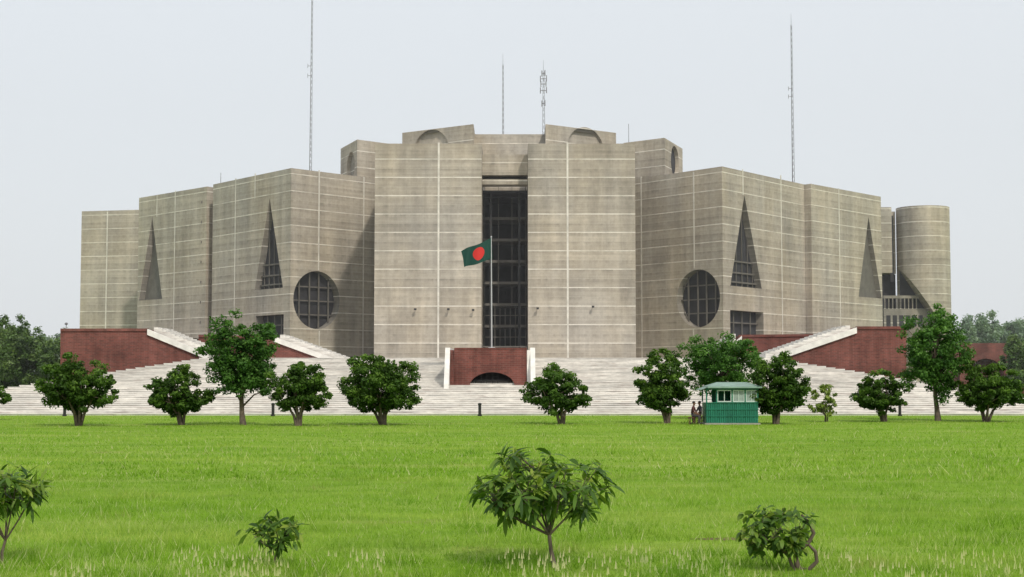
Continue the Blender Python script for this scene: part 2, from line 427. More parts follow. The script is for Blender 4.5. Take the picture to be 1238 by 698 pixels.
def cutcyl(name,cx,cy,r,z0,z1,cut):
    me=bpy.data.meshes.new(name); bm=bmesh.new()
    bmesh.ops.create_cone(bm,cap_ends=True,segments=72,radius1=r,radius2=r,depth=z1-z0,matrix=Matrix.Translation((cx,cy,(z0+z1)/2)))
    bmesh.ops.recalc_face_normals(bm,faces=bm.faces); bm.to_mesh(me); bm.free(); me.materials.append(M_conc); me.materials.append(M_dark)
    o=bpy.data.objects.new(name,me); sc.collection.objects.link(o)
    c=MB(); c.prism(cut,(0,r*1.0,0),0); k=c.obj('cutter_tmp',[M_conc]) 
    bm=bmesh.new(); bm.from_mesh(k.data); bmesh.ops.recalc_face_normals(bm,faces=bm.faces); bm.to_mesh(k.data); bm.free()
    md=o.modifiers.new('b','BOOLEAN'); md.operation='DIFFERENCE'; md.object=k; md.solver='EXACT'
    bpy.context.view_layer.update()
    dg=bpy.context.evaluated_depsgraph_get(); dg.update()
    nm=bpy.data.meshes.new_from_object(o.evaluated_get(dg)); o.modifiers.clear(); o.data=nm
    ybk=cy-r-1+r*1.0
    for p in nm.polygons:
        if abs(p.center.y-ybk)<.05 and abs(p.normal.y)>.9: p.material_index=1
    bpy.data.objects.remove(k)
    o.parent=B
    return o
YC=318.; rc=(X(1150,YC)-X(1087,YC))/2; cxx=(X(1150,YC)+X(1087,YC))/2
HE=2.5+(462-247.5)/1800*(YC-rc)
yf=YC-rc-1
cut=[at(1078,395,yf),at(1078,318,yf),at(1087,318,yf),at(1096,325,yf),at(1131,378,yf),at(1131,395,yf)]
cutcyl('stair_drum',cxx,YC,rc,0,HE,cut)
mb=MB(); x0=X(1067,316); x1=X(1086,316)
zc=at(1080,330,316).z
mb.box(x0,x0+2.4,316,340,zc,HE,0); mb.box(x0+2.4,x1+.6,319,340,zc,HE-.6,0); mb.box(x0-1,x1+1,321,340,0,zc,1)
mb.box(x0+2.7,x0+3.4,318.7,319.1,24,HE-1.5,1)
gx0,gx1=X(1071,YC-4),X(1127,YC-4); zb=at(1100,356,YC-4).z; ys=YC-rc+2.2
mb.box(gx0,gx1,ys+.4,ys+.9,0,zb-3.0,2)
mb.box(gx0,gx1-2.2,ys+.4,ys+.9,zb-.8,zb-.2,2)
for k in range(9):
    xx=gx0+.2+k*(gx1-gx0-2.2)/9; mb.box(xx,xx+.16,ys+.45,ys+.85,zb-3.0,zb-.8,2)
for k in range(6):
    xx=gx0+.5+k*(gx1-gx0-1.6)/6; mb.box(xx,xx+.9,ys+.36,ys+.42,zb-6.8,zb-4.4,1)
mb.obj('east_end_wall',[M_conc,M_dark,M_conc_in],B)
strips.obj('marble_strips',[M_marble],B)
mb=MB()
for px,py in ((502,374),(542,374),(572,375),(650,373),(717,371)):
    p=at(px,py,D0-.9); mb.box(p.x-.2,p.x+.2,p.y-.2,p.y+.2,p.z-.15,p.z+.15,0); mb.box(p.x-.04,p.x+.04,p.y+.2,D0,p.z-.05,p.z+.05,0)
mb.obj('wall_floodlights',[M_black],B)

# ---------------------------------------------------------------- masts
def mast(px,pytop,pybot,Y,name='radio_mast',w=.27,ant=False,lean=0):
    pb=at(px,pybot,Y); ptp=at(px+lean,pytop,Y); ptp.y=Y; mb=MB()
    n=int((ptp.z-pb.z)/1.2)
    for k in range(3):
        a=2*math.pi*k/3; o=Vector((math.cos(a)*w,math.sin(a)*w,0))
        mb.tube([pb+o,ptp+o*.5],[.05,.035],5)
    for i in range(n):
        t0,t1=i/n,(i+1)/n
        for k in range(3):
            a=2*math.pi*k/3; b=2*math.pi*(k+1)/3
            q=pb.lerp(ptp,t0)+Vector((math.cos(a),math.sin(a),0))*w*(1-.5*t0); r=pb.lerp(ptp,t1)+Vector((math.cos(b),math.sin(b),0))*w*(1-.5*t1)
            mb.tube([q,r],[.022,.022],4)
    mb.tube([ptp,ptp+Vector((0,0,2.2))],[.04,.02],5)
    if ant:
        for f,l in ((.88,.7),(.8,.6),(.7,.7),(.5,.4),(.96,.4)):
            c=pb.lerp(ptp,f); mb.box(c.x-l,c.x+l,c.y-.05,c.y+.05,c.z-.06,c.z+.06); mb.box(c.x-l,c.x-l+.18,c.y-.1,c.y+.1,c.z-.6,c.z+.6); mb.box(c.x+l-.18,c.x+l,c.y-.1,c.y+.1,c.z-.5,c.z+.7)
    elif w>.22:
        for f in (.55,.6):
            c=pb.lerp(ptp,f); mb.box(c.x-.7,c.x,c.y-.04,c.y+.04,c.z-.04,c.z+.04); mb.box(c.x-.75,c.x-.67,c.y-.05,c.y+.05,c.z-.4,c.z+.4)
    mb.obj(name,[M_metal])
mast(375,-14,222,292,lean=2.5); mast(959,30,224,292,lean=-2.5); mast(608,78,165,295,w=.18); mast(657,86,165,295,ant=True,w=.3)
mb=MB()
for px,py,Y in ((267,209,284),(760,150,290),(548,158,290)):
    p=at(px,py,Y); mb.tube([p,p-Vector((0,0,4))],[.05,.06],5)
mb.obj('roof_aerials',[M_metal],B)

# ---------------------------------------------------------------- plaza steps
T=MB(); NS=33; Y0=112.; tread=1.15; ztop=at(619,433,Y0+NS*tread).z; rise=ztop/NS
for k in range(NS):
    Yk=Y0+k*tread; z1=(k+1)*rise
    py=462-(z1-EYE)*FP/Yk
    xl=240-(py-433)*6.6; xr=935+(py-433)*6.5
    a=at(xl,py,Yk).x; b=at(xr,py,Yk).x
    back=Yk+tread+.3 if k<NS-1 else Yk+3
    T.box(a,b,Yk,back,z1-rise-(.02 if k else 0.2),z1-.05,0)
    T.box(a-.02,b+.02,Yk-.05,back,z1-.05,z1,0)
    if k<NS-1:
        T.box(a,a+4,back+.01,Y0+NS*tread+2,0,z1-.003,0); T.box(b-4,b,back+.01,Y0+NS*tread+2,0,z1-.003,0)
T.obj('plaza_steps',[M_stair])
YT=Y0+NS*tread
mb=MB(); mb.box(X(240,YT),X(935,YT),YT+2.2,300,0,ztop-.01,0); mb.obj('plaza',[M_stair])

def steps_poly(p0,p1,n,th,Y):
    top=[]; 
    for i in range(n):
        a=p0.lerp(p1,i/n); b=p0.lerp(p1,(i+1)/n)
        top+= [Vector((a.x,Y,a.z)),Vector((b.x,Y,a.z))]
    return top+[Vector((p1.x,Y,p1.z-th)),Vector((p0.x,Y,p0.z-th))]
def terrace(name,poly,Y,d,flight,n,th=.9):
    mb=MB(); mb.prism([at(x,y,Y) for x,y in poly],(0,d,0),0)
    (xa,ya),(xb,yb)=flight
    p0,p1=at(xa,ya,Y-.3),at(xb,yb,Y-.3)
    mb.prism([p0+Vector((0,0,-.6)),p1+Vector((0,0,-.6)),p1,p0],(0,.55,0),1)
    pb0,pb1=at(xa,ya-1,Y+1),at(xb,yb-1,Y+1)
    sgn=1 if xb>xa else -1
    off=Vector((sgn*.8,0,.1))
    mb.prism(steps_poly(pb0+off,pb1+off,n,2.2,Y+.6),(0,7,0),2)
    (x0,y0),(x1,y1)=poly[0],poly[1]
    a,b=at(x0,y0,Y-.15),at(x1,y1,Y-.15)
    mb.prism([a+Vector((0,0,-.18)),b+Vector((0,0,-.18)),b+Vector((0,0,.1)),a+Vector((0,0,.1))],(0,.8,0),0)
    return mb.obj(name,[M_brick,M_white,M_stair])
terrace('brick_terrace_wall',[(73,398.5),(178,398.5),(250,433),(250,474),(73,474)],156,17,((178,398),(258,431)),16)
terrace('brick_terrace_wall',[(240,406),(331,408),(400,434),(400,440),(240,440)],172,12,((331,407),(408,435)),13)
terrace('brick_terrace_wall',[(1096,396),(1036,396),(944,433),(944,474),(1096,474)],156,17,((1036,396),(934,431)),18)
terrace('brick_terrace_wall',[(985,405),(894,406),(888,434),(888,440),(985,440)],172,12,((897,406),(868,434)),6)
mb=MB()
mb.add([(X(73,156)+.3,158,8.0),(X(175,156),158,8.0),(-45,300,8.0),(-91,305,8.0),(X(73,156)+.3,158,0),(-91,305,0)],[(0,1,2,3),(0,3,5,4)],0)
mb.add([(X(1096,156)-.3,158,8.1),(X(1040,156),158,8.1),(45,300,8.1),(76,300,8.1),(X(1096,156)-.3,158,0),(76,300,0)],[(0,1,2,3),(0,3,5,4)],0)
mb.obj('upper_terrace',[M_brick])
p=at(80,398,157); mb=MB(); mb.tube([p-Vector((0,0,.1)),p+Vector((0,0,.45))],[.04,.04],8)
mb.tube([p+Vector((0,0,z)) for z in (.42,.46,.56,.66,.70)],[.02,.13,.19,.13,.02],10); mb.obj('terrace_lamp',[M_metal])
# entry podium with arch
mb=MB(); YP=129.; xa,xb=at(549,440,YP).x,at(637,440,YP).x; zt=at(594,422,YP).z; z0=1.6
cx=at(595,466,YP).x; zr=at(595,467,YP).z; R=27/1800*YP
n=24
hole=[(cx-xa+R*math.cos(math.pi*k/n),zr+R*.62*math.sin(math.pi*k/n)) for k in range(n+1)]
hh=dict(pts=hole,depth=1.6,bars=[('v',cx-xa+R*k,.05,.5) for k in (-.75,-.5,-.25,.02,.25,.5,.75)]+[('h',zr+.5,.06,.5)],bmi=2)
panel(mb,(xa,YP),(xb,YP),z0,zt,Vector((0,1,0)),[hh],0,0)
mb.box(xa,xb,YP+1.7,YT+6,z0,zt-.01,0)
mb.add([(xa,YP,zt),(xb,YP,zt),(xb,YP+1.7,zt),(xa,YP+1.7,zt)],[(0,1,2,3)],0)
mb.box(xa+.01,xb-.01,YP-.06,YP+.3,zt+.003,zt+.10,0)
for a,b in ((at(538,440,YP).x,xa-.01),(xb+.01,at(647,440,YP).x)):
    mb.prism([Vector((a,YP-2.2,z0-.5)),Vector((a,YP-2.2,zr+.15)),Vector((a,YP+.6,zt+.12)),Vector((a,YT+5,zt+.12)),Vector((a,YT+5,z0-.5))],(.42,0,0),4) if b<0 else mb.prism([Vector((b,YP-2.2,z0-.5)),Vector((b,YP-2.2,zr+.15)),Vector((b,YP+.6,zt+.12)),Vector((b,YT+5,zt+.12)),Vector((b,YT+5,z0-.5))],(-.42,0,0),4)
    if b<0: mb.prism([Vector((a+.43,YP-.4,z0-.5)),Vector((a+.43,YP-.4,zr+.3)),Vector((a+.43,YP+.3,zt-.1)),Vector((a+.43,YT+5,zt-.1)),Vector((a+.43,YT+5,z0-.5))],(b-a-.43,0,0),0)
    else: mb.prism([Vector((a,YP-.4,z0-.5)),Vector((a,YP-.4,zr+.3)),Vector((a,YP+.3,zt-.1)),Vector((a,YT+5,zt-.1)),Vector((a,YT+5,z0-.5))],(b-a-.43,0,0),4)
mb.obj('brick_podium',[M_brick,M_brick,M_dark,M_black,M_white])

# flag
fe=empty('national_flag')
YF=134.; pb=at(594.5,422,YF); pt=at(594,287,YF); pb.z=zt
mb=MB(); mb.tube([pb,pb.lerp(pt,.5),pt],[.07,.055,.035],10,0); mb.tube([pt,pt+Vector((0,0,.12))],[.09,.02],8,0); mb.box(pb.x-.3,pb.x+.3,YF-.3,YF+.3,zt,zt+.25,0)
mb.obj('flagpole',[plain('pole_paint',(.42,.43,.44),.4,.05)],fe,True)
m,nt,out=newmat('flag_cloth'); g=N(nt)
uv=g.n('ShaderNodeUVMap'); sp=g.n('ShaderNodeSeparateXYZ'); g.l(uv.outputs[0],sp.inputs[0])
du=g.math('MULTIPLY',g.math('SUBTRACT',sp.outputs[0],.45),1.667); dv=g.math('SUBTRACT',sp.outputs[1],.5)
dd=g.math('SQRT',g.math('ADD',g.math('MULTIPLY',du,du),g.math('MULTIPLY',dv,dv)))
c=g.mix(g.math('LESS_THAN',dd,.333),(.010,.060,.045),(.62,.035,.03))
p=g.n('ShaderNodeBsdfPrincipled'); g.l(c,p.inputs['Base Color']); p.inputs['Roughness'].default_value=.75
t=g.n('ShaderNodeBsdfTranslucent'); g.l(c,t.inputs[0]); mx=g.n('ShaderNodeMixShader'); mx.inputs[0].default_value=.3
g.l(p.outputs[0],mx.inputs[1]); g.l(t.outputs[0],mx.inputs[2]); g.l(mx.outputs[0],out.inputs[0])
nu,nv=30,14; TL,TR,BL,BR=at(557,304,YF),at(594,288,YF),at(561.5,324,YF),at(595.5,312.5,YF)
vs=[];uvs=[]
for j in range(nv+1):
    for i in range(nu+1):
        u=i/nu; v=j/nv
        q=(BR.lerp(BL,u)).lerp(TR.lerp(TL,u),v)
        wv=u**.7
        q.y+=.28*wv*math.sin(u*9+v*1.6); q.z+=.10*wv*math.sin(u*7.5+1.0+v); q.x+=.06*wv*math.sin(u*12+v*3)
        vs.append(q); uvs.append((u,v))
fs=[(j*(nu+1)+i,j*(nu+1)+i+1,(j+1)*(nu+1)+i+1,(j+1)*(nu+1)+i) for j in range(nv) for i in range(nu)]
me=bpy.data.meshes.new('flag_cloth'); me.from_pydata(vs,[],fs); ul=me.uv_layers.new()
for l in me.loops: ul.data[l.index].uv=uvs[l.vertex_index]
me.materials.append(m); me.polygons.foreach_set('use_smooth',[True]*len(fs))
o=bpy.data.objects.new('cloth',me); sc.collection.objects.link(o); o.parent=fe

for px in (78,330,580,1088):
    p=gnd(px,503.4); mb=MB()
    mb.tube([p,p+Vector((0,0,.12)),p+Vector((0,0,.121)),p+Vector((0,0,.8)),p+Vector((0,0,.86)),p+Vector((0,0,.94)),p+Vector((0,0,.98))],[.16,.16,.11,.11,.14,.13,.03],12)
    mb.obj('bollard',[M_black],None,False)

# ---------------------------------------------------------------- trees
def rand_dir(n):
    v=rng.normal(size=(n,3)); return v/np.linalg.norm(v,axis=1,keepdims=True)
def leaf_quads(C,Nrm,size,asp=.5):
    n=len(C); r=rand_dir(n); u=np.cross(Nrm,r); u/=np.linalg.norm(u,axis=1,keepdims=True)+1e-9; w=np.cross(Nrm,u)
    s=size[:,None]
    return np.stack([C-u*s,C+w*s*asp,C+u*s,C-w*s*asp],axis=1)
def tree(name,base,cx0,cx1,cy0,cy1,mat=M_leaf,leaf=.095,nclump=150,per=85,stems=6,trunk=.11,single=False,rough=.12,dome=True):
    rx=(cx1-cx0)/2; ry=rx*.95
    if dome: zc=cy0+(cy1-cy0)*.36; rzu=(cy1-zc); rzd=zc-cy0
    else: zc=(cy0+cy1)/2; rzu=rzd=(cy1-cy0)/2
    rz=(rzu+rzd)/2
    c=np.array([base.x+(cx0+cx1)/2,base.y,zc])
    d=rand_dir(nclump)
    ph=rng.uniform(0,6.28,8)
    lump=1+rough*(np.sin(d[:,0]*5+ph[0])*np.cos(d[:,2]*4+ph[1])+.6*np.sin(d[:,1]*6+ph[2])+.5*np.sin(d[:,0]*9+d[:,2]*8+ph[3]))
    rad=rng.uniform(.06,1,nclump)**.42*lump*.92
    sc3=np.stack([np.full(nclump,rx),np.full(nclump,ry),np.where(d[:,2]>0,rzu,rzd)],1)
    cl=c+d*rad[:,None]*sc3
    cr=rng.uniform(.08,.17,nclump)*(rx+rz)/2*1.15
    ct=rng.uniform(-.26,.26,nclump)
    idx=np.repeat(np.arange(nclump),per); n=len(idx)
    off=rand_dir(n)*(rng.uniform(0,1,n)**.5)[:,None]
    P=cl[idx]+off*cr[idx][:,None]*np.array([1.25,1.25,.8])
    nr=off*.6+rand_dir(n)*.7+np.array([0,0,.4]); nr/=np.linalg.norm(nr,axis=1,keepdims=True)
    sz=leaf*rng.uniform(.6,1.35,n)
    Q=leaf_quads(P,nr,sz,.55)
    depth=np.linalg.norm((P-c)/np.array([rx,ry,rz]),axis=1)
    tint=np.clip(.40+ct[idx]+rng.normal(0,.15,n)+(depth-.8)*.35+.16*off[:,2],0,1)  # crown shade put into the tint: inner leaves darker, clump tops lighter
    mb=MB()
    if single:
        top=Vector((c[0],base.y,c[2]+rz*.4)); 
        pts=[base+(top-base)*t+Vector((.08*math.sin(t*7+base.x),.05*math.cos(t*5),0)) for t in np.linspace(0,1,8)]
        pts[0]=base-Vector((0,0,.1))
        mb.tube(pts,[trunk*1.35]+[trunk*(1-.75*t) for t in np.linspace(.1,1,7)],9)
        order=rng.permutation(nclump)[:22]
        for i in order:
            tgt=Vector(cl[i]); 
            zz=min(max(base.z+(tgt.z-base.z)*.55,(cy0)*.75+.1),top.z); t=(zz-base.z)/(top.z-base.z); st=base.lerp(top,t)
            mid=st.lerp(tgt,.5)+Vector((0,0,.25)); mb.tube([st,mid,tgt],[trunk*.42,trunk*.26,trunk*.08],5)
    else:
        for k in range(stems):
            a=2*math.pi*(k+rng.uniform(-.3,.3))/stems; rr=rng.uniform(.3,.62)
            tip=Vector((c[0]+math.cos(a)*rx*rr,base.y+math.sin(a)*ry*rr,c[2]+rz*rng.uniform(-.1,.35)))
            b0=base+Vector((math.cos(a)*.10,math.sin(a)*.10,-.08))
            m1=b0.lerp(tip,.3)+Vector((-math.cos(a)*.12,-math.sin(a)*.1,.1)); m2=b0.lerp(tip,.62)+Vector((rng.uniform(-.1,.1),0,.05))
            mb.tube([b0,m1,m2,tip],[trunk*rng.uniform(.8,1.1),trunk*.72,trunk*.5,trunk*.15],7)
            for _ in range(4):
                i=rng.integers(nclump); tg=Vector(cl[i]); 
                if (tg-tip).length<rx*1.1: mb.tube([m2,m2.lerp(tg,.5)+Vector((0,0,.1)),tg],[trunk*.35,trunk*.2,trunk*.05],4)
    tv=np.array(mb.v); tf=np.array(mb.f); nt_=len(tf)
    V=np.concatenate([tv,Q.reshape(-1,3)]); Fq=np.arange(n*4).reshape(-1,4)+len(tv)
    return fast(name,V,4,[M_bark,mat],np.concatenate([np.zeros(nt_),tint]),np.concatenate([np.zeros(nt_),np.ones(n)]),faces=np.concatenate([tf,Fq]))
def ptree(name,bx,by,x0,x1,y0,y1,**k):
    b=gnd(bx,by); s=b.y/FP
    return tree(name,b,(x0-bx)*s,(x1-bx)*s,EYE+(462-y1)*s,EYE+(462-y0)*s,**k)
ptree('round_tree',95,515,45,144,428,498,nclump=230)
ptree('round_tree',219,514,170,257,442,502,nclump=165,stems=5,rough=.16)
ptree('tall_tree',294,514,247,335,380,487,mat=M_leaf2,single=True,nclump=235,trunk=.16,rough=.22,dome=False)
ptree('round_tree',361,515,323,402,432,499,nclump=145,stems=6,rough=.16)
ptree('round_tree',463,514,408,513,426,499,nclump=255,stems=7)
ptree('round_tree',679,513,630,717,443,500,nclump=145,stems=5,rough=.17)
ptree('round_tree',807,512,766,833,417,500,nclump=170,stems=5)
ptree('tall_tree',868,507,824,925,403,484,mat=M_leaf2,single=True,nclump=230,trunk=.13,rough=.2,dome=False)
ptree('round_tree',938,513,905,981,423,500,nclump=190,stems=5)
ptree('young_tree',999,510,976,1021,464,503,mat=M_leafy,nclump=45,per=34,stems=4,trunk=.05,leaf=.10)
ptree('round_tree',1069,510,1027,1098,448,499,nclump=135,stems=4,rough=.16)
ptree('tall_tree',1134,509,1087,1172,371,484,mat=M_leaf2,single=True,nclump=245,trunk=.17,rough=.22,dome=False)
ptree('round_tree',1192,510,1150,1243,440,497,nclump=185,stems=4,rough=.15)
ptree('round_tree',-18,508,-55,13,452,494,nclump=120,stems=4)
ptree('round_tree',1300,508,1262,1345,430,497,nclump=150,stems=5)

def treemass(name,x0,x1,Y,ytop,mat,n,leaf,yb=468,dy=25):
    Vs=[];Ts=[]
    for i in range(n):
        px=x0+(x1-x0)*rng.uniform(0,1); yy=Y+rng.uniform(0,dy)
        h=(EYE+(yb-ytop(px))/FP*Y)*rng.uniform(.68,1.04); X0=(px-619)/FP*yy; r=rng.uniform(.20,.34)*h
        nc=34; per=70; d=rand_dir(nc); cl=np.array([X0,yy,h-r*.95])+d*r*rng.uniform(.3,1.05,(nc,1))*np.array([1.1,1,.95])
        low=rng.integers(0,nc,nc//3); cl[low,2]*=.45
        idx=np.repeat(np.arange(nc),per); off=rand_dir(len(idx))*rng.uniform(.2,1,(len(idx),1))
        P=cl[idx]+off*r*.28; nr=off*.6+rand_dir(len(idx))*.6+np.array([0,0,.5]); nr/=np.linalg.norm(nr,axis=1,keepdims=True)
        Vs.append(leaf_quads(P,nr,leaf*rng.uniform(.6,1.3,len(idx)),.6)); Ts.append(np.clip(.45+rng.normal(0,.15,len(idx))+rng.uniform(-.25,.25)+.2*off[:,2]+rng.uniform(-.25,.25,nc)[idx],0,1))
    fast(name,np.concatenate(Vs).reshape(-1,3),4,[mat],np.concatenate(Ts))
treemass('background_trees',-140,64,190,lambda p:382+max(0,p-5)*.6,M_leafd,44,.20)
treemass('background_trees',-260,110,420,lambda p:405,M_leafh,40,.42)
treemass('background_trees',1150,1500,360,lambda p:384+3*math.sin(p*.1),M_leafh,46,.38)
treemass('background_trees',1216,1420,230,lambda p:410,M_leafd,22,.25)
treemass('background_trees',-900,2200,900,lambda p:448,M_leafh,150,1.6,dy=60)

mb=MB(); YA=255.; a=(X(1160,YA),YA); b=(X(1330,YA),YA); zt2=at(1200,415,YA).z
hs=[]
for c_ in (1192,1250,1305):
    s,_=onwall(c_,440,a,b); r=3.1; hs.append(dict(pts=[(s+r,.01),(s+r,3.4)]+[(s+r*math.cos(math.pi*k/16),3.4+r*math.sin(math.pi*k/16)) for k in range(1,16)]+[(s-r,3.4),(s-r,.01)],depth=2.5,bmi=0))
panel(mb,a,b,0,zt2,Vector((0,1,0)),hs,0,0)
mb.box(a[0],b[0],YA+2.6,YA+6,0,zt2-.01,0)
mb.obj('brick_arcade_wall',[M_brick,M_brick,M_dark,M_dark])

# ---------------------------------------------------------------- guard booth
be=empty('guard_booth')
M_green=plain('green_paint',(.012,.14,.085),.5,.22,2)
M_green2=plain('pale_green_roof',(.20,.30,.25),.5,.15,2)
M_frame=plain('pale_frame',(.50,.58,.54),.5,.1,3)
M_pane=plain('booth_pane',(.26,.32,.30),.15,.3,2,spec=.6)
g0=gnd(854,513.5); YBk=g0.y; s=YBk/FP
x0=g0.x; x1=gnd(917,513.5).x; W=x1-x0; z_s=1.28; z_t=2.14; DP=2.0
mb=MB(); mb.box(x0-.1,x1+.1,YBk-.1,YBk+DP+.1,0,.09,2)
xm=x0+.62
n=24
for i in range(n):
    a=x0+W*i/n; b=x0+W*(i+1)/n; mb.box(a+.01,b-.01,YBk+(.02 if i%2 else .0),YBk+.08,.09,z_s,0)
    a=YBk+.1+(DP-.2)*i/n; b=a+(DP-.2)/n
    mb.box(x0,x0+.06+(.02 if i%2 else 0),a,b,.09,z_s,0); mb.box(x1-.06-(.02 if i%2 else 0),x1,a,b,.09,z_s,0)
mb.box(x0+.05,x1-.05,YBk+DP-.08,YBk+DP,.09,z_s,0)
for zz in (.5,.9,z_s): mb.box(x0-.02,x1+.02,YBk-.035,YBk+.0,zz-.03,zz+.03,0)
posts=[x0+.03,xm,x0+W*.5,x0+W*.75,x1-.03]
for i,px_ in enumerate(posts):
    for yy in (YBk,YBk+DP-.08): mb.box(px_-.035,px_+.035,yy-.02,yy+.1,z_s+.03,z_t,0)
mb.box(x0-.02,x1+.02,YBk-.03,YBk+.08,z_t-.1,z_t,0); mb.box(x0-.02,x1+.02,YBk+DP-.08,YBk+DP+.02,z_t-.1,z_t,0)
for i in (1,2,3):
    a,b=posts[i]+.04,posts[i+1]-.04
    for (u,v,p,q) in ((a,b,z_s+.04,z_s+.10),(a,b,z_t-.17,z_t-.11),(a,a+.05,z_s+.1,z_t-.17),(b-.05,b,z_s+.1,z_t-.17),((a+b)/2-.02,(a+b)/2+.02,z_s+.1,z_t-.17)):
        mb.box(u,v,YBk+.01,YBk+.05,p,q,1)
    if i>1: mb.box(a+.05,b-.05,YBk+.05,YBk+.06,z_s+.1,z_t-.17,3)
mb.box(x1-.03,x1-.02,YBk+.1,YBk+DP-.1,z_s+.1,z_t-.1,3)
mb.box(xm,x1,YBk+DP-.06,YBk+DP-.03,z_s,z_t-.1,0)
rx0,rx1,ry0,ry1=x0+.05,x1+.18,YBk-.35,YBk+DP+.3; 
mb.box(rx0,rx1,ry0,ry1,z_t+.002,z_t+.09,4)
rz=z_t+.09
mb.add([(rx0,ry0,rz+.002),(rx1,ry0,rz+.002),(rx1,ry1,rz+.002),(rx0,ry1,rz+.002),(rx0+.7,(ry0+ry1)/2,rz+.26),(rx1-.7,(ry0+ry1)/2,rz+.26)],[(0,1,5,4),(1,2,5),(2,3,4,5),(3,0,4)],4)
mb.prism([(x0-.35,ry0+.2,z_t-.12),(x0+.1,ry0+.2,z_t+.05),(x0+.1,ry1-.2,z_t+.05),(x0-.35,ry1-.2,z_t-.12)],(0,0,.03),4)
mb.obj('cabin',[M_green,M_frame,M_roof,M_pane,M_green2],be)

# ---------------------------------------------------------------- seated people
def skin_obj(name,joints,edges,root,mats,emat,parent,sub=2,defr=.05):
    names=list(joints); idx={n:i for i,n in enumerate(names)}
    me=bpy.data.meshes.new(name); me.from_pydata([joints[n][0] for n in names],[(idx[a],idx[b]) for a,b in edges],[])
    o=bpy.data.objects.new(name,me); sc.collection.objects.link(o)
    md=o.modifiers.new('s','SKIN'); md.branch_smoothing=.5
    for n in names:
        sv=me.skin_vertices[0].data[idx[n]]; r=joints[n][1]; sv.radius=(r,r) if not isinstance(r,tuple) else r; sv.use_root=(n==root)
    sb=o.modifiers.new('u','SUBSURF'); sb.levels=sub; sb.render_levels=sub
    dg=bpy.context.evaluated_depsgraph_get(); dg.update()
    nm=bpy.data.meshes.new_from_object(o.evaluated_get(dg)); o.modifiers.clear(); o.data=nm
    for m in mats: nm.materials.append(m)
    for p in nm.polygons:
        best=1e9;bi=0; c=p.center
        for (a,b),mi in zip(edges,emat):
            pa,pb_=Vector(joints[a][0]),Vector(joints[b][0]); ab=pb_-pa; t=max(0,min(1,(c-pa).dot(ab)/max(ab.length_squared,1e-9)))
            dd=(c-(pa+ab*t)).length
            if dd<best: best=dd;bi=mi
        p.material_index=bi; p.use_smooth=True
    o.parent=parent; return o
M_skin=plain('skin',(.16,.08,.05),.6,.08); M_hair=plain('hair',(.012,.010,.009),.6,.2); M_eye=plain('eye',(.03,.02,.02),.3,.05); M_lip=plain('lips',(.13,.045,.035),.5,.05)
M_stool=plain('stool_plastic',(.10,.03,.03),.5,.1)
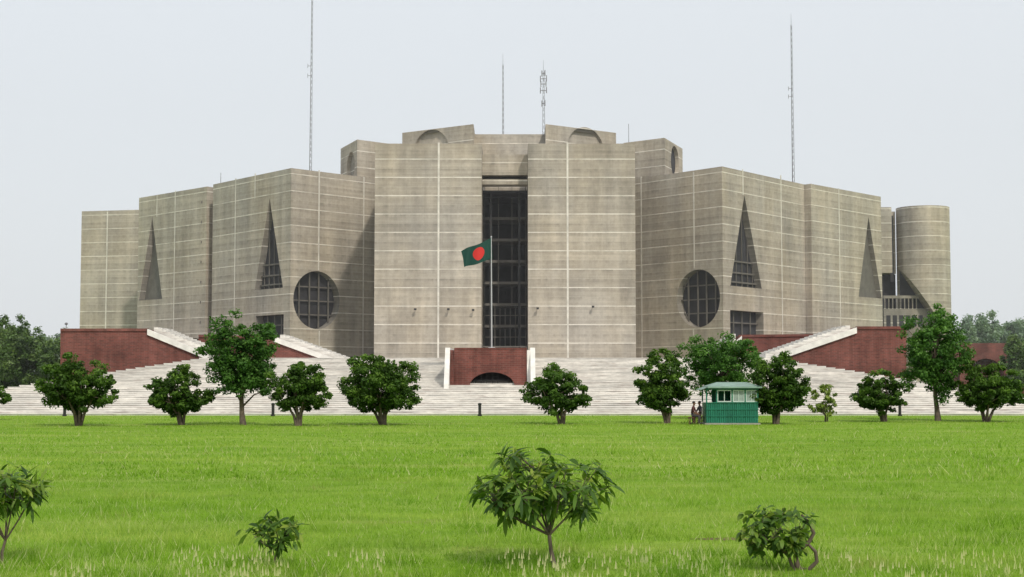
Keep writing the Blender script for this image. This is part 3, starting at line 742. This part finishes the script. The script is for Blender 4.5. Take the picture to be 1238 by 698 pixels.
def person(loc,yaw,shirt,trouser,lean=0.08,armfwd=.3):
    root=empty('seated_person')
    Ms=[plain('shirt',shirt,.85,.15,8),plain('trousers',trouser,.85,.15,8),M_skin,plain('shoes',(.03,.025,.02),.6,.1)]
    hip=.53
    J={'pel':((0,0,hip),(.15,.12)),'bel':((0,.01,hip+.16),(.135,.11)),'che':((0,lean*.7,hip+.36),(.165,.115)),'shc':((0,lean,hip+.50),(.10,.08)),
       'nek':((0,lean+.02,hip+.58),(.052,.052)),'hd0':((0,lean+.04,hip+.65),(.062,.068)),'hd1':((0,lean+.045,hip+.73),(.076,.09)),'hd2':((0,lean+.035,hip+.80),(.062,.075))}
    E=[('pel','bel'),('bel','che'),('che','shc'),('shc','nek'),('nek','hd0'),('hd0','hd1'),('hd1','hd2')]; Mt=[1,0,0,0,2,2,2]
    for sg,nm in ((-1,'L'),(1,'R')):
        J['sh'+nm]=((sg*.19,lean,hip+.47),.058); J['el'+nm]=((sg*.24,lean+.10,hip+.20),.045); J['wr'+nm]=((sg*.16,armfwd+.02,hip+.10),.030); J['pm'+nm]=((sg*.145,armfwd+.09,hip+.085),(.038,.022))
        J['hp'+nm]=((sg*.10,.06,hip-.01),.088); J['kn'+nm]=((sg*.15,.46,hip-.02),.064); J['ca'+nm]=((sg*.15,.46,hip-.2),.055); J['an'+nm]=((sg*.15,.43,.09),.036); J['to'+nm]=((sg*.17,.60,.04),(.042,.032))
        E+=[('shc','sh'+nm),('sh'+nm,'el'+nm),('el'+nm,'wr'+nm),('wr'+nm,'pm'+nm),('pel','hp'+nm),('hp'+nm,'kn'+nm),('kn'+nm,'ca'+nm),('ca'+nm,'an'+nm),('an'+nm,'to'+nm)]
        Mt+=[0,0,2,2,1,1,1,1,3]
    skin_obj('body',J,E,'pel',Ms,Mt,root)
    for sg,nm in ((-1,'L'),(1,'R')):
        pm=Vector(J['pm'+nm][0]); FJ={'c':(tuple(pm-Vector((0,.03,0))),.014)}; FE=[]
        for k,(dx,L) in enumerate(((-.030,.062),(-.010,.075),(.010,.07),(.029,.055))):
            a=pm+Vector((dx,.025,.0)); b=a+Vector((dx*.15,L*.5,-.006)); c=b+Vector((0,L*.35,-.028)); d=c+Vector((0,L*.05,-.022))
            for t,q,r in (('a',a,.010),('b',b,.009),('d',c,.008),('e',d,.007)): FJ[f'{t}{k}']=(tuple(q),r)
            FE+=[('c',f'a{k}'),(f'a{k}',f'b{k}'),(f'b{k}',f'd{k}'),(f'd{k}',f'e{k}')]
        a=pm+Vector((-sg*.035,-.015,0)); b=a+Vector((-sg*.028,.025,-.012)); c=b+Vector((-sg*.008,.028,-.010))
        for t,q,r in (('t1',a,.012),('t2',b,.010),('t3',c,.008)): FJ[t]=(tuple(q),r)
        FE+=[('c','t1'),('t1','t2'),('t2','t3')]
        skin_obj('hand',FJ,FE,'c',[M_skin],[0]*len(FE),root,1)
    bm=bmesh.new(); hc=Vector((0,lean+.04,hip+.735))
    def ball(c,r,sx,sy,sz,mi):
        q=bmesh.ops.create_icosphere(bm,subdivisions=2,radius=r,matrix=Matrix.Translation(c)@Matrix.Diagonal((sx,sy,sz,1)))
        for v in q['verts']:
            for f in v.link_faces: f.material_index=mi; f.smooth=True
    ball(hc+Vector((0,-.022,.035)),.092,.98,1.05,.92,1)
    for sg in (-1,1):
        ball(hc+Vector((sg*.030,.082,0)),.010,1,.6,.7,2); ball(hc+Vector((sg*.085,.0,-.005)),.024,.35,.7,1.15,0)
        ball(hc+Vector((sg*.030,.087,.020)),.013,1.2,.35,.25,1)
    ball(hc+Vector((0,.094,-.022)),.016,.75,1,1.35,0); ball(hc+Vector((0,.080,-.058)),.017,1.3,.5,.35,3)
    me=bpy.data.meshes.new('head_detail'); bm.to_mesh(me); bm.free()
    for m_ in (M_skin,M_hair,M_eye,M_lip): me.materials.append(m_)
    o=bpy.data.objects.new('head_detail',me); sc.collection.objects.link(o); o.parent=root
    mb=MB(); mb.box(-.2,.2,-.18,.2,.40,.45,0)
    for a in (-.17,.14):
        for b in (-.15,.14): mb.box(a,a+.035,b,b+.035,0,.40,0)
    for b in (-.14,.15): mb.box(-.15,.15,b,b+.02,.18,.21,0)
    mb.obj('stool',[M_stool],root)
    root.location=loc; root.rotation_euler=(0,0,yaw)
p=gnd(836.5,513.5); person(p,math.radians(250),(.08,.03,.03),(.05,.045,.05),lean=.10)
p=gnd(848,513.0); person(p+Vector((0,.35,0)),math.radians(110),(.05,.045,.06),(.08,.07,.05),lean=.04)

# ---------------------------------------------------------------- foreground saplings
def sapling(name,base,ctr,rx,ry,rz,ntips,per,L,wd,mat=M_mango,stem=.028,extra=None,fork=.35,droop=1.0,seed=1):
    r=np.random.default_rng(seed); mb=MB(); c=Vector(ctr)
    hub=base.lerp(c,fork)+Vector((.04,0,-.02))
    mb.tube([base-Vector((0,0,.05)),base.lerp(hub,.5)+Vector((-.02,0,0)),hub],[stem*1.25,stem,stem*.9],8)
    mains=[]
    for k in range(7):
        a=2*math.pi*k/7+r.uniform(-.3,.3); q=c+Vector((math.cos(a)*rx*.55,math.sin(a)*ry*.5,rz*r.uniform(-.45,.35)))
        m=hub.lerp(q,.5)+Vector((0,0,-.03)); mb.tube([hub,m,q],[stem*.6,stem*.45,stem*.25],6); mains.append((m,q))
    q=c+Vector((0,0,rz*.5)); mb.tube([hub,hub.lerp(q,.5)+Vector((.03,0,0)),q],[stem*.8,stem*.55,stem*.3],6); mains.append((hub.lerp(q,.5),q))
    V=[];T=[]
    for i in range(ntips):
        d=r.normal(size=3); d/=np.linalg.norm(d); 
        rad=r.uniform(.2,1)**.45*(1+.20*math.sin(d[0]*6+seed)+.16*math.sin(d[2]*7+d[1]*5))
        if d[2]<-.3: rad*=.85
        tip=c+Vector((d[0]*rx*rad,d[1]*ry*rad,d[2]*rz*rad))*.90
        m,q=min(mains,key=lambda t:(t[1]-tip).length)
        st=m.lerp(q,r.uniform(.4,1)); mid=st.lerp(tip,.5)+Vector((0,0,.04)); mb.tube([st,mid,tip],[stem*.22,stem*.15,stem*.08],4)
        young=r.uniform()<.28 and d[2]>-.1
        ax=(tip-mid).normalized()+Vector((0,0,.5)); ax.normalize()
        n=int(per*r.uniform(.7,1.3)); ct=r.uniform(-.2,.2)
        for j in range(n):
            ang=j*2.4+r.uniform(-.3,.3); u=ax.orthogonal().normalized(); w_=ax.cross(u)
            rd=u*math.cos(ang)+w_*math.sin(ang); l=L*r.uniform(.6,1.2)*(.8 if young else 1); ww=wd*r.uniform(.75,1.2)
            dirv=(rd+ax*r.uniform(-.1,.9 if young else .6)).normalized(); p=tip-ax*r.uniform(0,.14)
            side=dirv.cross(Vector((0,0,1)));
            if side.length<.05: side=Vector((1,0,0))
            side.normalize(); side=(side+Vector(r.normal(size=3))*.35).normalized()
            prof=[.12,.85,1.0,.7,.04]; pp=p.copy(); dv=dirv.copy(); rows=[]
            for t in range(5):
                rows.append((pp-side*ww*prof[t]/2,pp+side*ww*prof[t]/2)); 
                dv=(dv+Vector((0,0,-.26*droop*(.4 if young else 1)*r.uniform(.5,1.3)))).normalized(); pp=pp+dv*l/4
            for t in range(4):
                a,b=rows[t];c2,d2=rows[t+1]; V.append([a,b,d2,c2]); 
            tt=np.clip((.85 if young else .42)+ct+r.normal(0,.17),0,1); T+= [tt]*4
    if extra: extra(mb)
    tv=np.array(mb.v); tf=np.array(mb.f); V=np.array(V).reshape(-1,3); n=len(V)//4
    o=fast(name,np.concatenate([tv,V]),4,[M_bark,mat],np.concatenate([np.zeros(len(tf)),T]),np.concatenate([np.zeros(len(tf)),np.ones(n)]),faces=np.concatenate([tf,np.arange(n*4).reshape(-1,4)+len(tv)]))
    return o
def sap(name,bx,by,x0,x1,y0,y1,**k):
    b=gnd(bx,by); s=b.y/FP; c=Vector(((x0+x1)/2*s-619*s,b.y,EYE+(462-(y0+y1)/2)*s))
    rx=(x1-x0)/2*s; rz=(y1-y0)/2*s
    return sapling(name,b,c,rx,min(rx,1.2)*.9,rz,**k)
sap('mango_sapling',672,686,541,748,536,640,ntips=115,per=9,L=.25,wd=.066,seed=3,droop=.85,fork=.42)
sap('mango_sapling',2,682,-60,78,560,630,ntips=70,per=9,L=.24,wd=.06,seed=5,stem=.022,droop=.8)
sap('shrub',333,684,290,376,615,672,ntips=36,per=8,L=.18,wd=.055,seed=8,stem=.014,droop=.6,fork=.5)
def twist(mb):
    b=gnd(968,689); s=b.y/FP
    pts=[(964,690),(960,680),(958,670),(964,661),(974,652),(979,642),(974,630),(964,620)]
    mb.tube([Vector(((x-619)*s,b.y-.02*i,EYE+(462-y)*s)) for i,(x,y) in enumerate(pts)],[.045,.04,.034,.03,.028,.026,.02,.015],8)
    pts=[(960,688),(974,686),(983,676),(981,664),(972,655)]
    mb.tube([Vector(((x-619)*s,b.y-.03*i,EYE+(462-y)*s)) for i,(x,y) in enumerate(pts)],[.04,.034,.028,.024,.018],8)
sap('shrub',962,690,880,988,604,680,ntips=85,per=8,L=.15,wd=.07,seed=11,stem=.022,extra=twist,droop=1.0,fork=.5)

# ---------------------------------------------------------------- grass blades (one object)
def grass(n,ya,yb,h,wd,hs=.5):
    yy=np.exp(rng.uniform(np.log(ya),np.log(yb),n)); xx=rng.uniform(-1,1,n)*(yy*.42+4)
    keep=np.ones(n,bool)
    for c,ra,rb in patches: keep&=~((((xx-c.x)/ra)**2+((yy-c.y)/rb)**2<1)&(rng.uniform(0,1,n)<.7))
    xx=xx[keep];yy=yy[keep];n=len(xx)
    cl=.5+.5*np.sin(xx*1.7+np.sin(yy*1.1)*2)*np.cos(yy*1.3+np.sin(xx*.9)*2); cl2=.5+.5*np.sin(xx*.31+1)*np.sin(yy*.23+xx*.11)
    m_=600; cx=rng.uniform(-1,1,m_); cyy=np.exp(rng.uniform(np.log(ya),np.log(yb),m_)); cx=cx*(cyy*.42+4); tus=np.zeros(n)
    for a_,b_ in zip(cx,cyy):
        tus=np.maximum(tus,np.exp(-((xx-a_)**2+(yy-b_)**2)/.10))
    H=h*(.40+.4*cl+.4*cl2+1.4*tus)*rng.uniform(.5,1.3,n)
    dry=(rng.uniform(0,1,n)<(.03+.14*np.clip((24-yy)/8,0,1)*cl2+.05*cl))
    H=np.where(dry,H*1.5,H)
    a=rng.uniform(0,np.pi,n); W=wd*rng.uniform(.6,1.4,n)
    b=np.stack([xx,yy,np.zeros(n)],1); sd=np.stack([np.cos(a),np.sin(a)*.5,np.zeros(n)],1)*W[:,None]
    tip=b+np.stack([rng.normal(0,.45,n)*H,rng.normal(0,.45,n)*H,H],1)
    V=np.stack([b-sd,b+sd,tip],1)
    t=np.clip(.38+.22*(cl2-.5)-.28*tus+rng.normal(0,.14,n),0,.72); t=np.where(dry,rng.uniform(.75,1,n),t)
    return V.reshape(-1,3),t
parts=[grass(240000,13,40,.085,.006),grass(110000,38,111,.10,.016)]
n=2600; yy=rng.uniform(15.2,20.5,n); xx=rng.uniform(-1,1,n)*10; keep=(np.sin(xx*1.3)+np.sin(xx*3.1+yy))>.1; xx=xx[keep];yy=yy[keep];n=len(xx)
H=rng.uniform(.12,.28,n); b=np.stack([xx,yy,np.zeros(n)],1); top=b+np.stack([rng.normal(0,.05,n),rng.normal(0,.05,n),H],1)
w_=np.array([.004,0,0]); V1=np.stack([b-w_,b+w_,top],1); h_=np.array([.011,0,0]); V2=np.stack([top-h_-[0,0,.05],top+h_-[0,0,.05],top+[0,0,.04]],1)
parts.append((np.concatenate([V1,V2]).reshape(-1,3),np.concatenate([np.full(n,.7),np.full(n,1.)])))
fast('grass',np.concatenate([p[0] for p in parts]),3,[M_grass],np.concatenate([p[1] for p in parts]))
